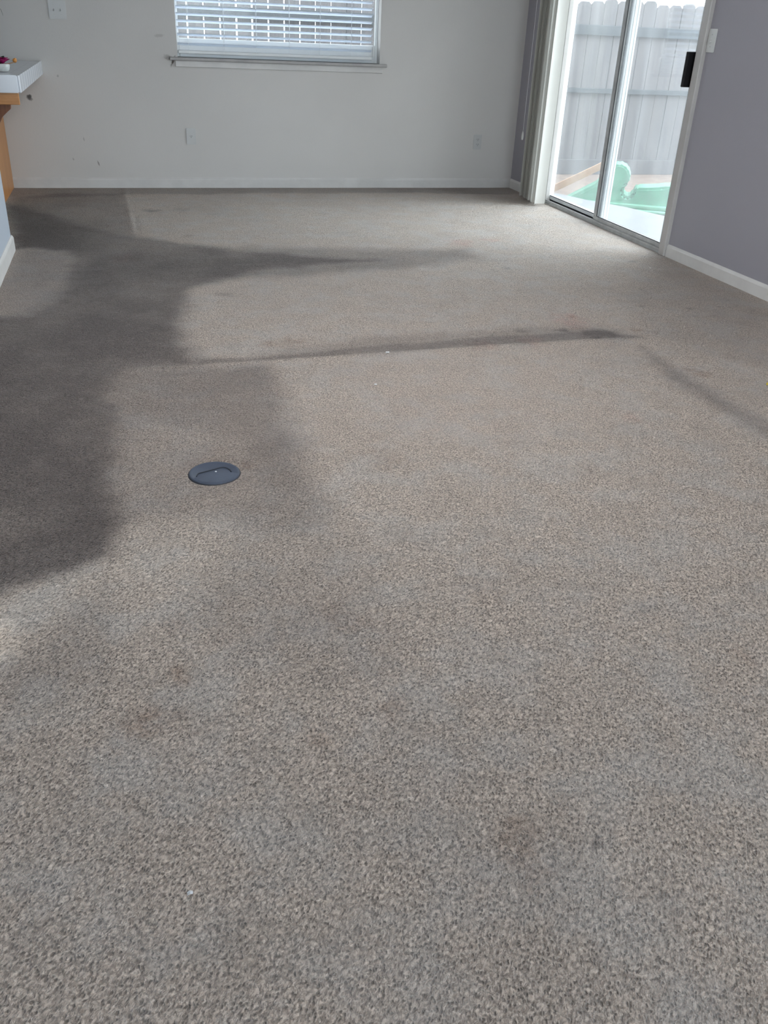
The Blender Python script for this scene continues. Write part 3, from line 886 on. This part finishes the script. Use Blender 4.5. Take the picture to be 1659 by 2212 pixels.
# raised half of the flip lid, bounded by the S-shaped lip
lid_pts = []
def cat(p, n=6):
    out = []
    for i in range(len(p) - 1):
        p0, p1, p2, p3 = p[max(i - 1, 0)], p[i], p[i + 1], p[min(i + 2, len(p) - 1)]
        for k in range(n):
            t = k / n
            out.append(tuple(.5 * (2 * p1[j] + (p2[j] - p0[j]) * t + (2 * p0[j] - 5 * p1[j] + 4 * p2[j] - p3[j]) * t * t + (3 * p1[j] - p0[j] - 3 * p2[j] + p3[j]) * t ** 3) for j in range(2)))
    out.append(p[-1])
    return out
sc = cat(S)
arc = [(.0690 * math.cos(a), .0690 * math.sin(a)) for a in np.linspace(math.radians(-16), math.radians(-156), 24)]
lid = MB().prism([(x, y) for x, y in sc] + arc, 'z', .004, .0078, .0004).build('flip_lid', M['cover'], fo, origin=(0, 0, 0))
M['groove'] = plain('dark_groove_plastic', (.02, .024, .035, 1), .6)
gr = MB().tube([(x, y + .0006, .0084) for x, y in sc], .0019, 6).build('lip_groove', M['groove'], fo, origin=(0, 0, 0))
sw = MB().lathe([(0, .0085), (.0032, .0085), (.0032, .0100), (.0018, .0106), (0, .0106)], 14, Matrix.Translation((.004, -.0005, 0))).build('screw', plain('bright_screw', (.6, .62, .66, 1), .25, .5), fo, origin=(0, 0, 0))
rimg = MB().lathe([(.0745, -.002), (.079, -.002), (.0775, .0035), (.0752, .0045)], 64).build('rim', M['groove'], fo, smooth=True, origin=(0, 0, 0))
rg = random.Random(4)

# ------------------------------------------------------------------ breakfast bar at the left
CT, CE = .878, .089        # top height, edge tile height
bar = thing('kitchen_bar', (-1.0, 6.65, 0), 'honey oak breakfast bar with a white tiled top by the kitchen entry', 'kitchen counter')
BXR = -.537
ct = MB().prism([(-1.9, 5.70), (-.565, 5.765), (BXR - .010, 5.772), (BXR - .010, DY - .001), (-1.9, DY - .001)], 'z', CT - .045, CT - .004).build('countertop', M['tile'], bar)
# edge tiles: along the right side and along the front
n = 12
ys = np.linspace(5.752, DY - .002, n + 1)
for k in range(n):
    MB().box(BXR - .012, BXR, ys[k] + .0015, ys[k + 1] - .0015, CT - CE, CT, .004, 3).build('edge_tile', M['tile_edge'], bar)
fy = lambda x: 5.75 + (x + .545) * (5.70 - 5.755) / (-1.9 + .545) * 1.0
xs_ = np.linspace(-.547, -1.9, 10)
for k in range(9):
    x1, x0 = xs_[k] - .0015, xs_[k + 1] + .0015
    MB().prism([(x0, fy(x0)), (x1, fy(x1)), (x1, fy(x1) + .012), (x0, fy(x0) + .012)], 'z', CT - CE, CT, .004).build('edge_tile', M['tile_edge'], bar)
ap = MB()
ap.box(-1.9, -.556, 5.775, 5.80, CT - CE - .062, CT - .046, .003)
ap.box(-.581, -.556, 5.80, DY - .02, CT - CE - .004, CT - .046, .003)
ap.build('apron', M['oak'], bar)
cb = MB()
cb.prism([(-.612, .727), (-.615, .70), (-.640, .680), (-.668, .655), (-.70, .60), (-.78, .52), (-.855, .46), (-.855, .727)], 'y', 5.83, 5.88, .002)
cb.build('corbel', M['oak_dark'], bar)
pn = MB()
pn.box(-1.9, -.857, 6.92, DY - .002, .0, CT - .05, .002)
pn.build('end_panel', M['oak_v'], bar)
MB().box(-1.9, -.87, 6.905, 6.9195, .0, .70).build('dark_front', M['dark_sheet'], bar)  # near-black sheet over most of the cabinet front
# hidden support for the overhanging front
MB().box(-.93, -.855, 5.82, 5.895, 0, CT - CE - .04, .003).build('support_post', M['oak_v'], bar)

# flower on the bar top
fl = thing('flower_pot', (-.665, 6.12, CT), 'small white pot of magenta flowers with dark leaves on the tiled bar', 'plant')
M['petal'] = plain('magenta_petal', (.30, .008, .10, 1), .5, .3, 40, .25)
M['leaf'] = plain('dark_green_leaf', (.012, .03, .012, 1), .45, .4, 30, .3)
M['bud'] = plain('orange_bud', (.55, .25, .07, 1), .6, .3, 60, .3)
M['pot'] = plain('white_glazed_pot', (.55, .58, .57, 1), .3, .5, 30, .1)
MB().lathe([(0, 0), (.040, 0), (.046, .008), (.052, .030), (.048, .040), (.043, .036), (.038, .012), (0, .012)], 28, Matrix.Translation((-.665, 6.12, CT))).build('pot', M['pot'], fl, smooth=True)
def petal(mb, base, direction, length, width, droop, curl=.2):
    d = Vector(direction).normalized(); side = d.cross(Vector((0, 0, 1))).normalized(); up = side.cross(d)
    g = []
    for i in range(7):
        t = i / 6
        wv = width * math.sin(math.pi * min(1, .12 + t * .86)) ** .7
        row = []
        for j in range(5):
            s_ = j / 4 - .5
            p = Vector(base) + d * length * t + side * wv * s_ + up * (curl * wv * (4 * s_ * s_ - .5)) - Vector((0, 0, 1)) * droop * t * t
            row.append(p)
        g.append(row)
    mb.surf(g, .0012)
pb = MB()
for (bx_, by_, bz_) in ((-.650, 6.10, CT + .043), (-.690, 6.09, CT + .050), (-.665, 6.15, CT + .048)):
    for k in range(6):
        a = k * PI / 3 + bx_ * 30
        petal(pb, (bx_, by_, bz_), (math.cos(a), math.sin(a), .75), .056, .040, .012)
pb.build('blossom', M['petal'], fl, smooth=True)
lb = MB()
for a, ln, dz in ((2.6, .10, .9), (2.2, .12, 1.0), (1.2, .09, .8), (3.6, .08, .7), (.6, .05, .75)):
    petal(lb, (-.672, 6.12, CT + .035), (math.cos(a), math.sin(a), dz), ln, .032, .015)
lb.build('leaf', M['leaf'], fl, smooth=True)
st = MB()
st.tube([(-.672, 6.12, CT + .03), (-.69, 6.12, CT + .15), (-.676, 6.11, CT + .29), (-.640, 6.10, CT + .336), (-.615, 6.10, CT + .315), (-.608, 6.10, CT + .285)], [.002, .0018, .0016, .0014, .001, .0006], 6)
st.build('stem', M['leaf'], fl, smooth=True)
bd = MB()
bd.lathe([(0, -.012), (.008, -.009), (.0125, 0), (.010, .008), (.004, .014), (0, .015)], 14, Matrix.Translation((-.580, 6.09, CT + .058)) @ Matrix.Rotation(.5, 4, 'Y'))
bd.tube([(-.655, 6.12, CT + .036), (-.62, 6.10, CT + .040), (-.588, 6.09, CT + .048)], .0018, 6)
bd.build('bud', M['bud'], fl, smooth=True)

# ------------------------------------------------------------------ bits on the carpet
def scrap(name, pts, r, mat, label):
    o = MB().tube(pts, r, 6).build(name, mat, None, smooth=True, origin=pts[0])
    return tag(o, label, 'litter')
M['lint'] = plain('white_lint', (.85, .86, .88, 1), .6)
M['yellow'] = plain('yellow_plastic', (.65, .50, .05, 1), .4)
scrap('paper_scrap', [(.970, 3.390, .008), (.976, 3.386, .009), (.983, 3.389, .008)], .003, M['lint'], 'tiny white paper scrap on the dark carpet seam')
scrap('lint', [(.829, 3.038, .007), (.833, 3.035, .008), (.838, 3.036, .007)], .0022, M['lint'], 'tiny white lint on the pale carpet just below the seam')
foil = MB()
foil.surf([[( -.015 + .004 * i + .001 * (j % 2), .936 + .003 * j, .006 + .0016 * ((i * 2 + j * 3) % 3)) for j in range(3)] for i in range(3)], .0006)
tag(foil.build('foil_scrap', plain('silver_foil', (.75, .78, .82, 1), .18, .9), None, origin=(-.011, .939, .006)), 'tiny shiny foil scrap on the carpet in the foreground', 'litter')
scrap('plastic_bit', [(2.392, 2.790, .007), (2.397, 2.797, .008), (2.402, 2.803, .007)], .0035, M['yellow'], 'tiny yellow plastic bit on the carpet at the right edge')

# ------------------------------------------------------------------ outside
g = MB().box(-7, 9.5, -6, 12.5, -.9, -.235)
struct(g.build('ground', M['dirt']), 'pale bare yard ground', 'ground')
g = MB().prism([(RX + T + .02, 3.0), (4.6, 3.0), (4.25, 6.35), (4.05, 6.95), (3.86, 7.28), (3.74, 7.62), (RX + T + .02, 7.62)], 'z', -.2345, -.06, .006)
struct(g.build('patio_slab', M['concrete']), 'white concrete patio slab outside the sliding door', 'patio')
w = MB().box(RX + T, RX + T + .02, NEAR_Y, 4.93, -.22, CEIL)  .box(RX + T, RX + T + .02, 7.02, DY + T, -.22, CEIL)
struct(w.build('exterior_wall', M['exterior']), 'stucco outside face of the house by the door', 'wall')

# unseen wing added to keep the bright sky behind off the fence
w = MB().box(RX + T + .02, 9.0, 1.2, 2.2, -.235, 2.9).prism([(.7, 2.9), (2.7, 2.9), (1.7, 3.8)], 'x', RX + T + .02, 9.2)
struct(w.build('sky_block_wing', M['exterior']), 'unseen stucco wing added to block sky light from the fence', 'wall')

w = MB().box(-9.5, -6.6, 5.6, 16, -.235, 7.2).prism([(5.2, 7.2), (16.4, 7.2), (10.8, 9.6)], 'x', -9.8, -6.3)  # unseen block added so its shadow keeps sun off the yard board
struct(w.build('added_shade_house', M['exterior']), 'unseen stucco house block added to shade the yard from the sun', 'house')

# back fence: one thing, boards, rails, kick board
FY = 10.0
fe = thing('back_fence', (2.0, FY, -.235), 'weathered grey board fence across the back yard', 'fence')
frng = np.random.default_rng(3)
edges = []
x = .69 - .16 * 6
while x < 8.6:
    tight = x > 1.92
    wd = .1475 if not tight else .1535
    gap = (.0125 + frng.normal() * .0022) if not tight else (.0035 if frng.random() > .18 else .011)
    edges.append((x + gap / 2, x + .16 - gap / 2 if not tight else x + .157))
    x += .16
for a, b_ in edges:
    tp = 1.545 + frng.normal() * .018
    d = .030
    y0 = FY + frng.normal() * .003
    MB().prism([(a, -.20), (b_, -.20), (b_ - .001, tp - d), (b_ - d, tp), (a + d, tp), (a + .001, tp - d)], 'y', y0, y0 + .018).build('fence_board', M['fence'], fe)
for z0, z1 in ((1.205, 1.305), (.630, .680)):
    MB().box(-.3, 8.6, FY - .045, FY - .004, z0, z1, .004).build('fence_rail', M['fence_rail'], fe)
MB().box(-.3, 8.6, FY - .045, FY - .004, -.234, -.072, .004).build('kick_board', M['fence'], fe)
for px_ in (-.2, 2.25, 4.4, 6.45, 8.5):
    MB().box(px_ - .045, px_ + .045, FY + .022, FY + .112, -.30, 1.5, .004).build('fence_post', M['fence'], fe)

# green moulded plastic play piece on the yard
def on_plane(u, z, sh=0.0):
    n_ = (.5, .866); r_ = (.866, -.5)
    return (4.5 + r_[0] * u + n_[0] * sh, 7.7 + r_[1] * u + n_[1] * sh, z)
out = [(-.640, -.215), (-.30, -.005), (-.250, .070), (-.215, .125), (-.175, .160), (-.130, .174), (-.085, .165), (-.045, .138), (-.020, .100), (-.008, .055), (-.018, .015),
       (-.042, -.012), (-.058, -.045), (-.060, -.075), (-.045, -.100), (-.020, -.112), (.006, -.110), (.028, -.095), (.038, -.065), (.044, -.038), (.062, -.024), (.16, -.016), (.28, -.002), (.34, .014), (.40, .010), (.46, -.03), (.52, -.12), (.54, -.234), (-.62, -.234)]
MP = Matrix(((.866, .5, 0, 4.5), (-.5, .866, 0, 7.7), (0, 0, 1, 0), (0, 0, 0, 1)))
toy = thing('plastic_rocker', (4.5, 7.7, -.235), 'green moulded plastic play rocker with a round hump on the yard', 'toy')
MB().prism(out, 'y', 0, .30, .022, M=MP).build('rocker_body', M['green'], toy, smooth=True)
rb = MB()
rb.box(-.60, .60, -.06, .36, -.2345, -.205, .012, 3, M=MP)
rb.box(-.55, .56, -.035, .335, -.205, -.165, .012, 3, M=MP)
rb.build('base_rim', M['green'], toy, smooth=True)
# brown board leaning behind it
bd = MB()
p0, p1 = Vector(on_plane(-.80, -.205, .36)), Vector(on_plane(-.27, .095, .36))
dv = (p1 - p0)
ln = dv.length; ang = math.atan2(dv.z, math.hypot(dv.x, dv.y))
MBd = Matrix.Translation(p0) @ Matrix(((.866, .5, 0, 0), (-.5, .866, 0, 0), (0, 0, 1, 0), (0, 0, 0, 1))) @ Matrix.Rotation(-ang, 4, 'Y')
bd.box(0, ln, 0, .04, -.012, .050, .003, M=MBd)
tag(bd.build('wooden_board', M['lumber'], None, origin=tuple(p0)), 'brown wooden board leaning behind the green plastic rocker', 'board')
